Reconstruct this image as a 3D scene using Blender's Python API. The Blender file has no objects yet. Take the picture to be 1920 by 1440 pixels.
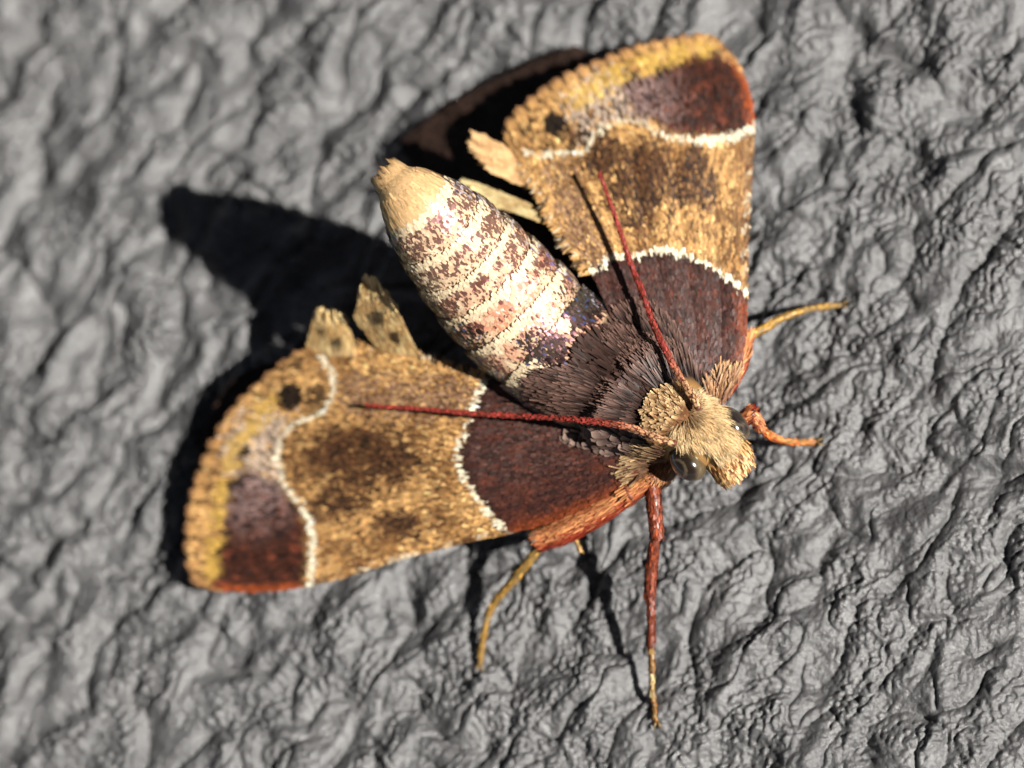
import bpy, math
import numpy as np
from mathutils import Matrix, Vector
from mathutils.bvhtree import BVHTree

# ----------------------------------------------------------------- camera, sky, sun, exposure
U = 0.001            # all modelling below is in millimetres; the scene is in metres
W, H = 1920.0, 1440.0
K = 24.0 / W         # mm per photo pixel at the stone surface
D = 130.0            # camera distance, mm
TILT = math.radians(20)
HS = 1.25            # overall height factor of the insect

st, ct = math.sin(TILT), math.cos(TILT)
zc = np.array([-0.75 * st, 0.66 * st, ct]); zc /= np.linalg.norm(zc)
xc = np.array([1.0, 0, 0]) - zc[0] * zc; xc /= np.linalg.norm(xc)
yc = np.cross(zc, xc)
R = np.array([xc, yc, zc])                       # camera axes -> world axes
CAM = R @ np.array([0, 0, D])

scene = bpy.context.scene
cd = bpy.data.cameras.new('camera')
cam = bpy.data.objects.new('camera', cd)
scene.collection.objects.link(cam)
cam.matrix_world = Matrix([list(R[i]) + [CAM[i] * U] for i in range(3)] + [[0, 0, 0, 1]])
cd.sensor_width = 36
cd.lens = 36 * D / 24.0
cd.clip_start = 0.005
cd.clip_end = 100
cd.dof.use_dof = True
cd.dof.aperture_fstop = 48
scene.camera = cam

sun_c = np.array([-1, -0.05, -1.5])
sd = R @ (sun_c / np.linalg.norm(sun_c))         # direction the sunlight travels
S = -sd
elev = math.asin(S[2]); azim = math.atan2(S[0], S[1])
sl = bpy.data.lights.new('sun', 'SUN'); sl.energy = 5.0; sl.angle = math.radians(0.5); sl.color = (1, 0.965, 0.91)
so = bpy.data.objects.new('sun', sl); scene.collection.objects.link(so)
so.rotation_euler = Vector(sd).to_track_quat('-Z', 'Y').to_euler()
so.location = (S[0], S[1], S[2])
wd = bpy.data.worlds.new('World'); scene.world = wd; wd.use_nodes = True
nt = wd.node_tree; bg = nt.nodes['Background']
sky = nt.nodes.new('ShaderNodeTexSky'); sky.sky_type = 'NISHITA'; sky.sun_disc = False
sky.air_density = .2; sky.dust_density = 0.1; sky.ozone_density = 1; sky.altitude = 3000
sky.sun_elevation = elev; sky.sun_rotation = azim
hsv = nt.nodes.new('ShaderNodeHueSaturation'); hsv.inputs['Saturation'].default_value = .4
nt.links.new(sky.outputs[0], hsv.inputs['Color']); nt.links.new(hsv.outputs[0], bg.inputs[0]); bg.inputs[1].default_value = 0.05
vs = scene.view_settings
vs.view_transform = 'Standard'; vs.look = 'None'; vs.gamma = 1; vs.exposure = 0.78; vs.use_curve_mapping = False

rng = np.random.default_rng(7)


def P(px, py, h):
    """photo position + height above the stone (mm) -> world point (mm)"""
    px, py, h = np.broadcast_arrays(np.asarray(px, float), np.asarray(py, float), np.asarray(h, float))
    v = np.stack([(px - W / 2) * K, -(py - H / 2) * K, np.full(px.shape, -D)], -1)
    d = v @ R.T
    s = (h - CAM[2]) / d[..., 2]
    return CAM + d * s[..., None]


def to_px(p):
    v = (p - CAM) @ R
    return np.stack([W / 2 + v[..., 0] / -v[..., 2] * D / K, H / 2 - v[..., 1] / -v[..., 2] * D / K], -1)


# ----------------------------------------------------------------- noise and geometry helpers
def _hash(ix, iy, seed):
    h = (ix.astype(np.int64) * 374761393 + iy.astype(np.int64) * 668265263 + seed * 974711) & 0xFFFFFFFF
    h = ((h ^ (h >> 13)) * 1274126177) & 0xFFFFFFFF
    h = h ^ (h >> 16)
    return (h & 0xFFFF) / 65536.0


def perlin(x, y, seed=0):
    x = np.asarray(x, float); y = np.asarray(y, float)
    ix, iy = np.floor(x), np.floor(y); fx, fy = x - ix, y - iy
    ux = fx * fx * fx * (fx * (fx * 6 - 15) + 10); uy = fy * fy * fy * (fy * (fy * 6 - 15) + 10)

    def g(dx, dy):
        a = _hash(ix + dx, iy + dy, seed) * 2 * math.pi
        return np.cos(a) * (fx - dx) + np.sin(a) * (fy - dy)
    a = g(0, 0) * (1 - ux) + g(1, 0) * ux
    b = g(0, 1) * (1 - ux) + g(1, 1) * ux
    return (a * (1 - uy) + b * uy) * 1.5


def fbm(x, y, o=3, seed=0):
    s = 0; a = 1.0; t = 0
    for i in range(o):
        s = s + a * perlin(x * 2 ** i, y * 2 ** i, seed + i); t += a; a *= .5
    return s / t


def smooth(a, b, x):
    t = np.clip((x - a) / (b - a), 0, 1)
    return t * t * (3 - 2 * t)


def ground_h(x, y):
    """relief of the rough rendered stone, mm"""
    c, s = math.cos(math.radians(47)), math.sin(math.radians(47))
    u = x * c + y * s; v = -x * s + y * c
    wu = .55 * fbm(u / 1.9, v / 1.9, 2, 50); wv = .45 * fbm(u / 1.6, v / 1.6, 2, 60)
    u = u + wu; v = v + wv
    n1 = perlin(u / 2.9, v / 1.7, 1)
    n2 = perlin(u / 1.25 + 9, v / .72, 2)
    u0 = x * c + y * s; v0 = -x * s + y * c
    u3 = .6 * u0 + .4 * u; v3 = .6 * v0 + .4 * v
    n3 = perlin(u3 / .52, v3 / .38 + 5, 3)
    crack = lambda n, w: 1 - np.exp(-np.abs(n) / w)
    rough = smooth(-.30, .35, perlin(u / 2.2 + 4, v / 1.5, 9))
    mask2 = .12 + .88 * smooth(-.2, .3, perlin(u / 1.9 + 31, v / 1.4, 12))
    lump = perlin(u3 / .66 + 8, v3 / .50, 17) * smooth(-.4, .3, perlin(x / 1.7 + 5, y / 1.7, 71))
    g1 = perlin(u0 / .27, v0 / .22 + 3, 4); g2 = perlin(x / .13 + 2, y / .12, 5); g3 = perlin(x / .075, y / .075 + 9, 6)
    return (.24 * crack(n1, .18) + .15 * crack(n2, .10) * mask2 + .34 * fbm(u / 1.6 + 3, v / 1.05, 2, 15) + .085 * lump
            + .045 * crack(n3, .09) * (.1 + .9 * rough) + (.05 + .09 * rough) * (np.abs(g1) - .25) + (.016 + .040 * rough) * (g2 - .6 * np.abs(g2)) + (.010 + .018 * rough) * g3
            + .18 * fbm(x / 7, y / 7, 2, 20) - .32)


def spline(pts, n):
    """Catmull-Rom through pts, n points even in arc length"""
    p = np.asarray(pts, float)
    q = np.vstack([2 * p[0] - p[1], p, 2 * p[-1] - p[-2]])
    out = []
    for i in range(1, len(q) - 2):
        t = np.linspace(0, 1, 24, endpoint=False)[:, None]
        a, b, c, d = q[i - 1], q[i], q[i + 1], q[i + 2]
        out.append(.5 * (2 * b + (c - a) * t + (2 * a - 5 * b + 4 * c - d) * t ** 2 + (3 * b - a - 3 * c + d) * t ** 3))
    out.append(p[-1:])
    o = np.vstack(out)
    L = np.r_[0, np.cumsum(np.linalg.norm(np.diff(o, axis=0), axis=1))]
    s = np.linspace(0, L[-1], n)
    return np.stack([np.interp(s, L, o[:, k]) for k in range(o.shape[1])], 1)


def pl_dist(x, y, line):
    l = np.asarray(line, float); best = np.full(x.shape, 1e9)
    for a, b in zip(l[:-1], l[1:]):
        d = b - a; t = np.clip(((x - a[0]) * d[0] + (y - a[1]) * d[1]) / (d @ d), 0, 1)
        best = np.minimum(best, np.hypot(x - a[0] - t * d[0], y - a[1] - t * d[1]))
    return best


def inside(x, y, poly):
    p = np.asarray(poly, float); r = np.zeros(x.shape, bool); j = len(p) - 1
    for i in range(len(p)):
        c = ((p[i, 1] > y) != (p[j, 1] > y)) & (x < (p[j, 0] - p[i, 0]) * (y - p[i, 1]) / (p[j, 1] - p[i, 1] + 1e-12) + p[i, 0])
        r ^= c; j = i
    return r


def sdist(x, y, poly):
    """signed distance, negative inside"""
    d = pl_dist(x, y, list(poly) + [poly[0]])
    return np.where(inside(x, y, poly), -d, d)


class RBF:
    def __init__(s, pts):
        p = np.array(pts, float); s.c = p[:, :2] / 1000; n = len(p)
        r = np.linalg.norm(s.c[:, None] - s.c[None], axis=2)
        A = np.zeros((n + 3, n + 3)); A[:n, :n] = s.k(r) + np.eye(n) * .003
        A[:n, n] = 1; A[:n, n + 1:] = s.c; A[n, :n] = 1; A[n + 1:, :n] = s.c.T
        s.w = np.linalg.solve(A, np.r_[p[:, 2], 0, 0, 0])

    def k(s, r):
        return np.where(r > 1e-9, r * r * np.log(r + 1e-12), 0)

    def __call__(s, x, y):
        x, y = np.asarray(x, float) / 1000, np.asarray(y, float) / 1000
        o = s.w[-3] + s.w[-2] * x + s.w[-1] * y
        for c, w in zip(s.c, s.w):
            o = o + w * s.k(np.hypot(x - c[0], y - c[1]))
        return o


def lin(c):
    c = np.asarray(c, float) / 255
    return np.where(c <= .04045, c / 12.92, ((c + .055) / 1.055) ** 2.4)


GAIN = 1.32


def alb(*c):
    """seen colour of the pigment in plain sunlight -> reflectance"""
    return np.clip(lin(np.array(c)) / GAIN, 0.004, .9)


def norm(v):
    return v / np.maximum(np.linalg.norm(v, axis=-1, keepdims=True), 1e-12)


def paint(c, m, k):
    return c * (1 - m[:, None]) + k * m[:, None]


# ----------------------------------------------------------------- materials
def mat_vc(name, rough=.55, spec=.35, tint=(1, 1, 1), coat=0, film=0, var=.25, scale=60000, subsurf=0, aniso=0):
    m = bpy.data.materials.new(name); m.use_nodes = True; t = m.node_tree
    b = t.nodes['Principled BSDF']
    a = t.nodes.new('ShaderNodeAttribute'); a.attribute_name = 'Col'
    tc = t.nodes.new('ShaderNodeTexCoord'); n = t.nodes.new('ShaderNodeTexNoise')
    n.inputs['Scale'].default_value = scale; n.inputs['Detail'].default_value = 2
    t.links.new(tc.outputs['Object'], n.inputs['Vector'])
    mr = t.nodes.new('ShaderNodeMapRange'); mr.inputs[3].default_value = 1 - var; mr.inputs[4].default_value = 1 + var
    t.links.new(n.outputs[0], mr.inputs[0])
    mx = t.nodes.new('ShaderNodeMix'); mx.data_type = 'RGBA'; mx.blend_type = 'MULTIPLY'; mx.inputs[0].default_value = 1
    t.links.new(a.outputs['Color'], mx.inputs[6]); t.links.new(mr.outputs[0], mx.inputs[7])
    t.links.new(mx.outputs[2], b.inputs['Base Color'])
    b.inputs['Roughness'].default_value = rough; b.inputs['Specular IOR Level'].default_value = spec
    if coat: b.inputs['Coat Weight'].default_value = coat; b.inputs['Coat Roughness'].default_value = .18
    if film:
        b.inputs['Thin Film Thickness'].default_value = film; b.inputs['Thin Film IOR'].default_value = 1.5
    return m


def mat_plain(name, col, rough=.5, spec=.4, var=.3, scale=5000, bump=0, coat=0):
    m = bpy.data.materials.new(name); m.use_nodes = True; t = m.node_tree
    b = t.nodes['Principled BSDF']
    tc = t.nodes.new('ShaderNodeTexCoord'); n = t.nodes.new('ShaderNodeTexNoise')
    n.inputs['Scale'].default_value = scale; n.inputs['Detail'].default_value = 4
    t.links.new(tc.outputs['Object'], n.inputs['Vector'])
    r = t.nodes.new('ShaderNodeValToRGB')
    c = np.array(col)
    r.color_ramp.elements[0].position = .3; r.color_ramp.elements[1].position = .7
    r.color_ramp.elements[0].color = (*(c * (1 - var)), 1); r.color_ramp.elements[1].color = (*(c * (1 + var)), 1)
    t.links.new(n.outputs[0], r.inputs[0]); t.links.new(r.outputs[0], b.inputs['Base Color'])
    b.inputs['Roughness'].default_value = rough; b.inputs['Specular IOR Level'].default_value = spec
    b.inputs['Coat Weight'].default_value = coat; b.inputs['Coat Roughness'].default_value = .05
    if bump:
        bp = t.nodes.new('ShaderNodeBump'); bp.inputs['Distance'].default_value = bump; bp.inputs['Strength'].default_value = 1
        t.links.new(n.outputs[0], bp.inputs['Height']); t.links.new(bp.outputs[0], b.inputs['Normal'])
    return m


def mat_stone():
    m = bpy.data.materials.new('grey_stone'); m.use_nodes = True; t = m.node_tree
    b = t.nodes['Principled BSDF']; tc = t.nodes.new('ShaderNodeTexCoord')

    def noise(scale, det, rough=.5):
        n = t.nodes.new('ShaderNodeTexNoise'); n.inputs['Scale'].default_value = scale
        n.inputs['Detail'].default_value = det; n.inputs['Roughness'].default_value = rough
        t.links.new(tc.outputs['Object'], n.inputs['Vector']); return n
    n1 = noise(700, 5, .6)
    r = t.nodes.new('ShaderNodeValToRGB')
    r.color_ramp.elements[0].position = .3; r.color_ramp.elements[1].position = .72
    r.color_ramp.elements[0].color = (.065, .065, .067, 1); r.color_ramp.elements[1].color = (.170, .169, .170, 1)
    t.links.new(n1.outputs[0], r.inputs[0])
    n2 = noise(9000, 3)
    r2 = t.nodes.new('ShaderNodeValToRGB')
    r2.color_ramp.elements[0].position = .33; r2.color_ramp.elements[1].position = .6
    r2.color_ramp.elements[0].color = (.72, .70, .68, 1); r2.color_ramp.elements[1].color = (1, 1, 1, 1)
    e3 = r2.color_ramp.elements.new(.66); e3.color = (1, 1, 1, 1); e4 = r2.color_ramp.elements.new(.74); e4.color = (1.5, 1.5, 1.5, 1)  # pale mineral grains, coloured to stand in for tiny glints
    t.links.new(n2.outputs[0], r2.inputs[0])
    mx = t.nodes.new('ShaderNodeMix'); mx.data_type = 'RGBA'; mx.blend_type = 'MULTIPLY'; mx.inputs[0].default_value = 1
    t.links.new(r.outputs[0], mx.inputs[6]); t.links.new(r2.outputs[0], mx.inputs[7])
    t.links.new(mx.outputs[2], b.inputs['Base Color'])
    rr = t.nodes.new('ShaderNodeMapRange'); rr.inputs[3].default_value = .20; rr.inputs[4].default_value = .44
    n3 = noise(3000, 3); t.links.new(n3.outputs[0], rr.inputs[0]); t.links.new(rr.outputs[0], b.inputs['Roughness'])
    b.inputs['Specular IOR Level'].default_value = 1.0
    n4 = noise(14000, 4, .65)
    bp = t.nodes.new('ShaderNodeBump'); bp.inputs['Strength'].default_value = 1; bp.inputs['Distance'].default_value = .00004
    t.links.new(n4.outputs[0], bp.inputs['Height']); t.links.new(bp.outputs[0], b.inputs['Normal'])
    return m


M = dict(
    stone=mat_stone(),
    wing=mat_vc('wing_scale', .5, .35),
    bristle=mat_vc('bristle_scale', .5, .3),
    hair=mat_vc('cream_hair', .5, .35),
    abdomen=mat_vc('glossy_abdomen_scale', .32, .8, film=420),
    fur=mat_vc('leg_scale', .45, .4),
    membrane=mat_plain('wing_membrane', (.06, .035, .022), .6),
    body=mat_plain('dark_cuticle', (.05, .032, .024), .5),
    flap=mat_plain('flap_membrane', (.42, .28, .14), .6),
    eye=mat_vc('eye_brown', .16, .7, coat=.5, var=.3, scale=25000),
    chitin=mat_plain('chitin_olive', (.20, .125, .042), .35, .5, .3, 2500),
    redchitin=mat_plain('chitin_red', (.12, .032, .018), .38, .5, .4, 4000),
)

# ----------------------------------------------------------------- object helpers
ORG = P(1190, 720, 0.0)          # base of the moth
col = scene.collection


def link(o, parent=None):
    col.objects.link(o)
    if parent is not None: o.parent = parent
    return o


def mesh_np(name, V, F, mat, parent=None, C=None, org=None, smooth_=True, kind=None):
    """V (n,3) mm, F (m,k) constant size faces"""
    V = (np.asarray(V, float) - (ORG if org is None else org)) * U
    F = np.asarray(F, np.int32); m, k = F.shape
    me = bpy.data.meshes.new(name)
    me.vertices.add(len(V)); me.vertices.foreach_set('co', V.astype(np.float32).ravel())
    me.loops.add(m * k); me.loops.foreach_set('vertex_index', F.ravel())
    me.polygons.add(m); me.polygons.foreach_set('loop_start', np.arange(m, dtype=np.int32) * k)
    me.polygons.foreach_set('use_smooth', np.full(m, smooth_))
    me.update(calc_edges=True); me.validate()
    if C is not None:
        a = me.color_attributes.new('Col', 'FLOAT_COLOR', 'POINT')
        a.data.foreach_set('color', np.hstack([C, np.ones((len(C), 1))]).astype(np.float32).ravel())
    me.materials.append(mat)
    o = bpy.data.objects.new(name, me); link(o, parent)
    if kind: o['kind'] = kind
    return o


def grid_faces(nu, nv, wrap=False):
    i = np.arange(nu - 1)[:, None]; j = np.arange(nv if wrap else nv - 1)[None]
    a = i * nv + j; b = i * nv + (j + 1) % nv
    return np.stack([a, b, b + nv, a + nv], -1).reshape(-1, 4)


SC_X = np.array([-.26, .26, -.47, .47, -.5, .5, -.30, .30])
SC_Y = np.array([0, 0, .35, .35, .75, .75, 1.0, 1.0])
SC_F = np.array([[0, 1, 3, 2], [2, 3, 5, 4], [4, 5, 7, 6]])


def scales(name, p, d, n, L, Wd, lift, colr, mat, parent, tip=None, curl=0.0, roll=None, shape=None, notch=0.0):
    """many flat, slightly curved scales: p base, d direction, n normal, sizes in mm"""
    p, d, n = np.asarray(p), norm(np.asarray(d)), norm(np.asarray(n))
    N = len(p)
    d = norm(d - (d * n).sum(1, keepdims=True) * n); s = np.cross(d, n)
    if roll is not None:
        n2 = n * np.cos(roll)[:, None] + s * np.sin(roll)[:, None]; s = np.cross(d, n2); n = n2
    L = np.broadcast_to(L, (N,)); Wd = np.broadcast_to(Wd, (N,)); lift = np.broadcast_to(lift, (N,))
    X = SC_X if shape is None else shape
    y = SC_Y[None] * np.ones((N, 1))
    if notch:
        y[:, 6] -= rng.uniform(0, notch, N); y[:, 7] -= rng.uniform(0, notch, N)
    z = np.sin(lift)[:, None] * y - curl * y ** 2
    V = (p[:, None] + s[:, None] * (X[None, :, None] * Wd[:, None, None]) + d[:, None] * (y * L[:, None])[..., None]
         + n[:, None] * (z * L[:, None])[..., None])
    F = (np.arange(N) * 8)[:, None, None] + SC_F[None]
    C = np.repeat(colr[:, None], 8, 1)
    if tip is not None:
        f = np.clip((SC_Y - .45) / .55, 0, 1)[None, :, None]
        C = C * (1 - f) + tip[:, None] * f
    return mesh_np(name, V.reshape(-1, 3), F.reshape(-1, 4), mat, parent, C.reshape(-1, 3), kind='stuff')


def strands(name, p0, p1, p2, w, colr, tipc, mat, parent, seg=4):
    """three-sided tapering hairs along quadratic curves"""
    N = len(p0); t = np.linspace(0, 1, seg + 1)[None, :, None]
    c = (1 - t) ** 2 * p0[:, None] + 2 * t * (1 - t) * p1[:, None] + t * t * p2[:, None]
    tg = norm(2 * (1 - t) * (p1 - p0)[:, None] + 2 * t * (p2 - p1)[:, None] + 1e-9)
    a = norm(np.cross(tg, rng.normal(size=(N, 1, 3)))); b = np.cross(tg, a)
    prof = np.interp(t[0, :, 0], [0, .5, .85, 1], [.8, 1, .7, .12])
    ang = np.arange(3) * 2 * math.pi / 3
    V = c[:, :, None] + (a[:, :, None] * np.cos(ang)[None, None, :, None] + b[:, :, None] * np.sin(ang)[None, None, :, None]) * (w[:, None, None, None] * prof[None, :, None, None] * .5)
    F = grid_faces(seg + 1, 3, True)[None] + (np.arange(N) * (seg + 1) * 3)[:, None, None]
    C = colr[:, None, None] * (1 - t[..., None]) + tipc[:, None, None] * t[..., None]
    C = np.broadcast_to(C, V.shape)
    return mesh_np(name, V.reshape(-1, 3), F.reshape(-1, 4), mat, parent, C.reshape(-1, 3), kind='stuff')


def tube(path, rad, nv=16, flat=None):
    path = np.asarray(path, float); tg = norm(np.gradient(path, axis=0))
    up = np.array([0, 0, 1.0]); s = norm(np.cross(tg, up)); u = np.cross(s, tg)
    a = np.arange(nv) * 2 * math.pi / nv
    rad = np.asarray(rad, float)
    r = rad[:, None] * np.ones((1, nv)) if rad.ndim == 1 else rad
    V = path[:, None] + (s[:, None] * np.cos(a)[None, :, None] + u[:, None] * np.sin(a)[None, :, None]) * r[..., None]
    return V, tg, s, u


def capped(V):
    """tube rings -> closed mesh of quads (degenerate-free fan via tiny end rings)"""
    a, b = V[0].mean(0), V[-1].mean(0)
    V = np.concatenate([[a + (V[0] - a) * .02], V, [b + (V[-1] - b) * .02]])
    return V.reshape(-1, 3), grid_faces(len(V), V.shape[1], True)


# ----------------------------------------------------------------- the stone
def axis_coords(lo, hi, step, far):
    core = np.arange(lo, hi + step, step); ext = []; x = 0; s = step
    while x < far:
        s *= 1.09; x += s; ext.append(x)
    e = np.array(ext)
    return np.r_[(core[0] - e)[::-1], core, core[-1] + e]


gx = axis_coords(-15.5, 14.5, .036, 45); gy = axis_coords(-11.5, 12.5, .036, 45)
GX, GY = np.meshgrid(gx, gy, indexing='ij')
gv = np.stack([GX, GY, ground_h(GX, GY)], -1).reshape(-1, 3)
g = mesh_np('ground', gv, grid_faces(len(gx), len(gy)), M['stone'], org=np.zeros(3))
g['kind'] = 'structure'; g['label'] = 'rough grey stone surface with wrinkled creases'
del gv

moth = bpy.data.objects.new('moth', None); link(moth)
moth.location = ORG * U; moth.empty_display_size = .003
moth['label'] = 'brown and ochre moth with spread white-lined wings and raised abdomen resting on grey stone'
moth['category'] = 'moth'

# ----------------------------------------------------------------- body core (head, thorax, abdomen in one skin)
BODY = np.array([
    (733, 334, 4.78, 35), (741, 342, 4.76, 39), (757, 358, 4.7, 54), (778, 379, 4.55, 68), (805, 408, 4.25, 84), (838, 443, 3.85, 96),
    (890, 500, 3.2, 109), (950, 565, 2.6, 117), (1015, 628, 2.12, 117), (1085, 680, 1.85, 117), (1150, 708, 1.72, 124),
    (1205, 745, 1.75, 126), (1245, 775, 1.9, 98), (1286, 796, 2.15, 68), (1325, 820, 2.15, 60), (1352, 842, 2.0, 46), (1366, 854, 1.9, 20)])
NB = 220
bp_ = spline(np.c_[BODY[:, :2], BODY[:, 2] * 100, BODY[:, 3]], NB)
bpath = P(bp_[:, 0], bp_[:, 1], bp_[:, 2] / 100 * HS); brad = bp_[:, 3] * K
# segment edges along the abdomen (photo points on the axis)
seg_px = [(782, 384), (826, 430), (868, 474), (912, 522), (962, 578), (1022, 634)]
bs = np.arange(NB) / (NB - 1)
axis_px = to_px(bpath)
seg_s = [bs[np.argmin(np.hypot(axis_px[:, 0] - a, axis_px[:, 1] - b))] for a, b in seg_px]


def seg_relief(s):
    """telescoping rings: radius swells towards each rear edge, then steps in"""
    e = np.array([0.0] + seg_s + [.72]); f = np.ones_like(s)
    for i in range(1, len(e) - 1):
        m = (s >= e[i]) & (s < e[i + 1]); t = (s[m] - e[i]) / (e[i + 1] - e[i])
        f[m] = .985 + .05 * np.sin(math.pi * np.clip(t * .8 + .2, 0, 1)) - .028 * t
    return f


brad2 = brad * seg_relief(bs)
bflat = np.interp(bs, [0, .3, .55, .8, .88, 1], [.88, .86, .82, .84, 1, 1])      # the thorax is wider than it is high
BV, btg, bsd, bup = tube(bpath, brad2, 64)
BV = bpath[:, None] + (BV - bpath[:, None]) - bup[:, None] * (((BV - bpath[:, None]) * bup[:, None]).sum(-1, keepdims=True) * (1 - bflat)[:, None, None])
bv, bf = capped(BV)
bcol = np.tile(np.array([.05, .032, .024]), (len(bv), 1))
_s = np.repeat(np.r_[0, bs, 1], 64)
bcol = paint(bcol, smooth(.66, .60, _s), alb(226, 190, 150)); bcol = paint(bcol, smooth(seg_s[0] + .01, seg_s[0] - .01, _s), alb(224, 184, 134))
bcol = paint(bcol, (_s < .002) * 1.0, alb(30, 20, 14))  # end cap painted dark for the shade inside the hollow tail
bcol = paint(bcol, smooth(.84, .87, _s), alb(200, 150, 92))
body = mesh_np('body', bv, bf, M['abdomen'], moth, bcol)


def body_at(s, th):
    """point, normal, tail-ward tangent on the body skin"""
    def it(a): return np.stack([np.interp(s, bs, a[:, k]) for k in range(3)], -1)
    c, si, up, tg = it(bpath), norm(it(bsd)), norm(it(bup)), norm(it(btg))
    r = np.interp(s, bs, brad) * seg_relief(s)
    n = si * np.cos(th)[:, None] + up * np.sin(th)[:, None]
    slope = np.interp(s, bs, np.gradient(brad, 1 / (NB - 1)) / np.maximum(np.linalg.norm(np.gradient(bpath, 1 / (NB - 1), axis=0), axis=1), 1e-6))
    fl = np.interp(s, bs, bflat)[:, None]
    pn = si * np.cos(th)[:, None] + up * np.sin(th)[:, None] * fl; n = si * np.cos(th)[:, None] * fl + up * np.sin(th)[:, None]
    return c + pn * r[:, None], norm(norm(n) - tg * slope[:, None]), -tg


# ----------------------------------------------------------------- wings
def resample(pts, n=400):
    return spline(pts, n)


class Wing:
    def __init__(s, base, costa, outer, inner, heights):
        s.C, s.I, s.B, s.O = resample(costa), resample(inner), resample(base), resample(outer)
        s.h = RBF(heights); s.veins = 0.0

    def px(s, a, b):
        g = np.linspace(0, 1, 400)
        e = lambda c, t: np.stack([np.interp(t, g, c[:, 0]), np.interp(t, g, c[:, 1])], -1)
        A, Bq = a[..., None], b[..., None]
        c00, c10, c01, c11 = s.C[0], s.C[-1], s.I[0], s.I[-1]
        return ((1 - Bq) * e(s.C, a) + Bq * e(s.I, a) + (1 - A) * e(s.B, b) + A * e(s.O, b)
                - ((1 - A) * (1 - Bq) * c00 + A * (1 - Bq) * c10 + (1 - A) * Bq * c01 + A * Bq * c11))

    def pos(s, a, b):
        q = s.px(a, b)
        v = s.veins * np.abs(np.sin(b * math.pi * 5.5 + .3)) ** .6 * smooth(0, .25, a)
        edge = .10 * (smooth(.90, 1, a)) * np.sin(b * 23)
        return P(q[..., 0], q[..., 1], (s.h(q[..., 0], q[..., 1])) * HS + v + edge * .4)

    def frame(s, a, b):
        e = .004; p = s.pos(a, b)
        da = s.pos(a + e, b) - s.pos(a - e, b); db = s.pos(a, b + e) - s.pos(a, b - e)
        n = norm(np.cross(da, db)); n = np.where(n[..., 2:] < 0, -n, n)
        return p, norm(da), n

    def membrane(s, name, mat, th=.03, parent=None):
        na, nb = 90, 50
        A, Bq = np.meshgrid(np.linspace(0, 1, na), np.linspace(0, 1, nb), indexing='ij')
        p, d, n = s.frame(A, Bq)
        top = p.reshape(-1, 3); low = (p - n * th).reshape(-1, 3)
        F = grid_faces(na, nb); k = na * nb
        ring = np.r_[np.arange(nb), np.arange(1, na) * nb + nb - 1, (na - 1) * nb + np.arange(nb - 2, -1, -1), np.arange(na - 2, 0, -1) * nb]
        r2 = np.roll(ring, -1)
        side = np.stack([ring, r2, r2 + k, ring + k], -1)
        V = np.vstack([top, low]); F = np.vstack([F, F[:, ::-1] + k, side])
        return mesh_np(name, V, F, mat, parent or moth), V, F

    def sample(s, step_px):
        """jittered rows of scale positions, denser than their size"""
        la = np.linalg.norm(np.diff(s.C, axis=0), axis=1).sum(); lb = np.linalg.norm(s.O[-1] - s.O[0])
        na, nb = int(la / step_px[0]), int(lb * 1.1 / step_px[1])
        a, b = np.meshgrid((np.arange(na) + .5) / na, (np.arange(nb) + .5) / nb, indexing='ij')
        a = a + (np.arange(nb) % 2 * .5)[None] / na
        a = (a + rng.normal(0, .35, a.shape) / na).ravel(); b = (b + rng.normal(0, .28, b.shape) / nb).ravel()
        o = np.argsort(rng.random(len(a)))
        a, b = np.clip(a[o], .005, .999), np.clip(b[o], 0, 1)
        q = s.px(a, b)
        width = np.linalg.norm(s.px(a, b * 0) - s.px(a, b * 0 + 1), axis=1)
        keep = rng.random(len(a)) < np.clip(width / (lb * .92), .15, 1)
        return a[keep], b[keep], q[keep]


wl = Wing(base=[(1195, 900), (1205, 860), (1200, 800), (1150, 720)],
          costa=[(1195, 900), (1165, 925), (1100, 958), (985, 992), (880, 1015), (760, 1045), (650, 1080), (560, 1101), (480, 1108), (415, 1106)],
          outer=[(415, 1106), (380, 1093), (365, 1060), (362, 1000), (368, 940), (392, 868), (425, 800), (462, 752), (505, 712), (548, 676), (590, 652)],
          inner=[(1150, 720), (1040, 712), (920, 712), (850, 695), (760, 668), (680, 655), (590, 652)],
          heights=[(1200, 850, 2.0), (1100, 960, 1.55), (985, 992, 1.25), (760, 1045, .8), (560, 1103, .5), (410, 1108, .36), (335, 1070, .36),
                   (345, 930, .52), (400, 800, .74), (470, 715, 1.02), (560, 655, 1.35), (680, 655, 1.6), (850, 690, 1.9), (1040, 700, 2.1),
                   (700, 880, 1.2), (900, 850, 1.65), (520, 900, .8), (1150, 720, 2.3)])
wr = Wing(base=[(1352, 752), (1335, 750), (1290, 740), (1200, 690)],
          costa=[(1352, 752), (1385, 705), (1398, 620), (1401, 520), (1403, 430), (1409, 330), (1414, 240), (1405, 175), (1385, 122), (1352, 82)],
          outer=[(1352, 82), (1325, 75), (1280, 80), (1200, 97), (1120, 128), (1060, 155), (1012, 188), (972, 222), (955, 252), (960, 285)],
          inner=[(1200, 690), (1150, 600), (1118, 528), (1085, 480), (1050, 430), (1020, 370), (985, 318), (960, 285)],
          heights=[(1320, 760, 2.0), (1398, 600, 1.65), (1405, 400, 1.2), (1415, 235, .85), (1340, 65, .6), (1200, 80, .95), (1040, 145, 1.45), (930, 245, 1.65),
                   (1020, 370, 2.0), (1090, 490, 2.2), (1140, 600, 2.4), (1250, 300, 1.55), (1250, 550, 2.05), (1200, 690, 2.4), (1330, 180, 1.0)])
wl.veins = wr.veins = .035

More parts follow.
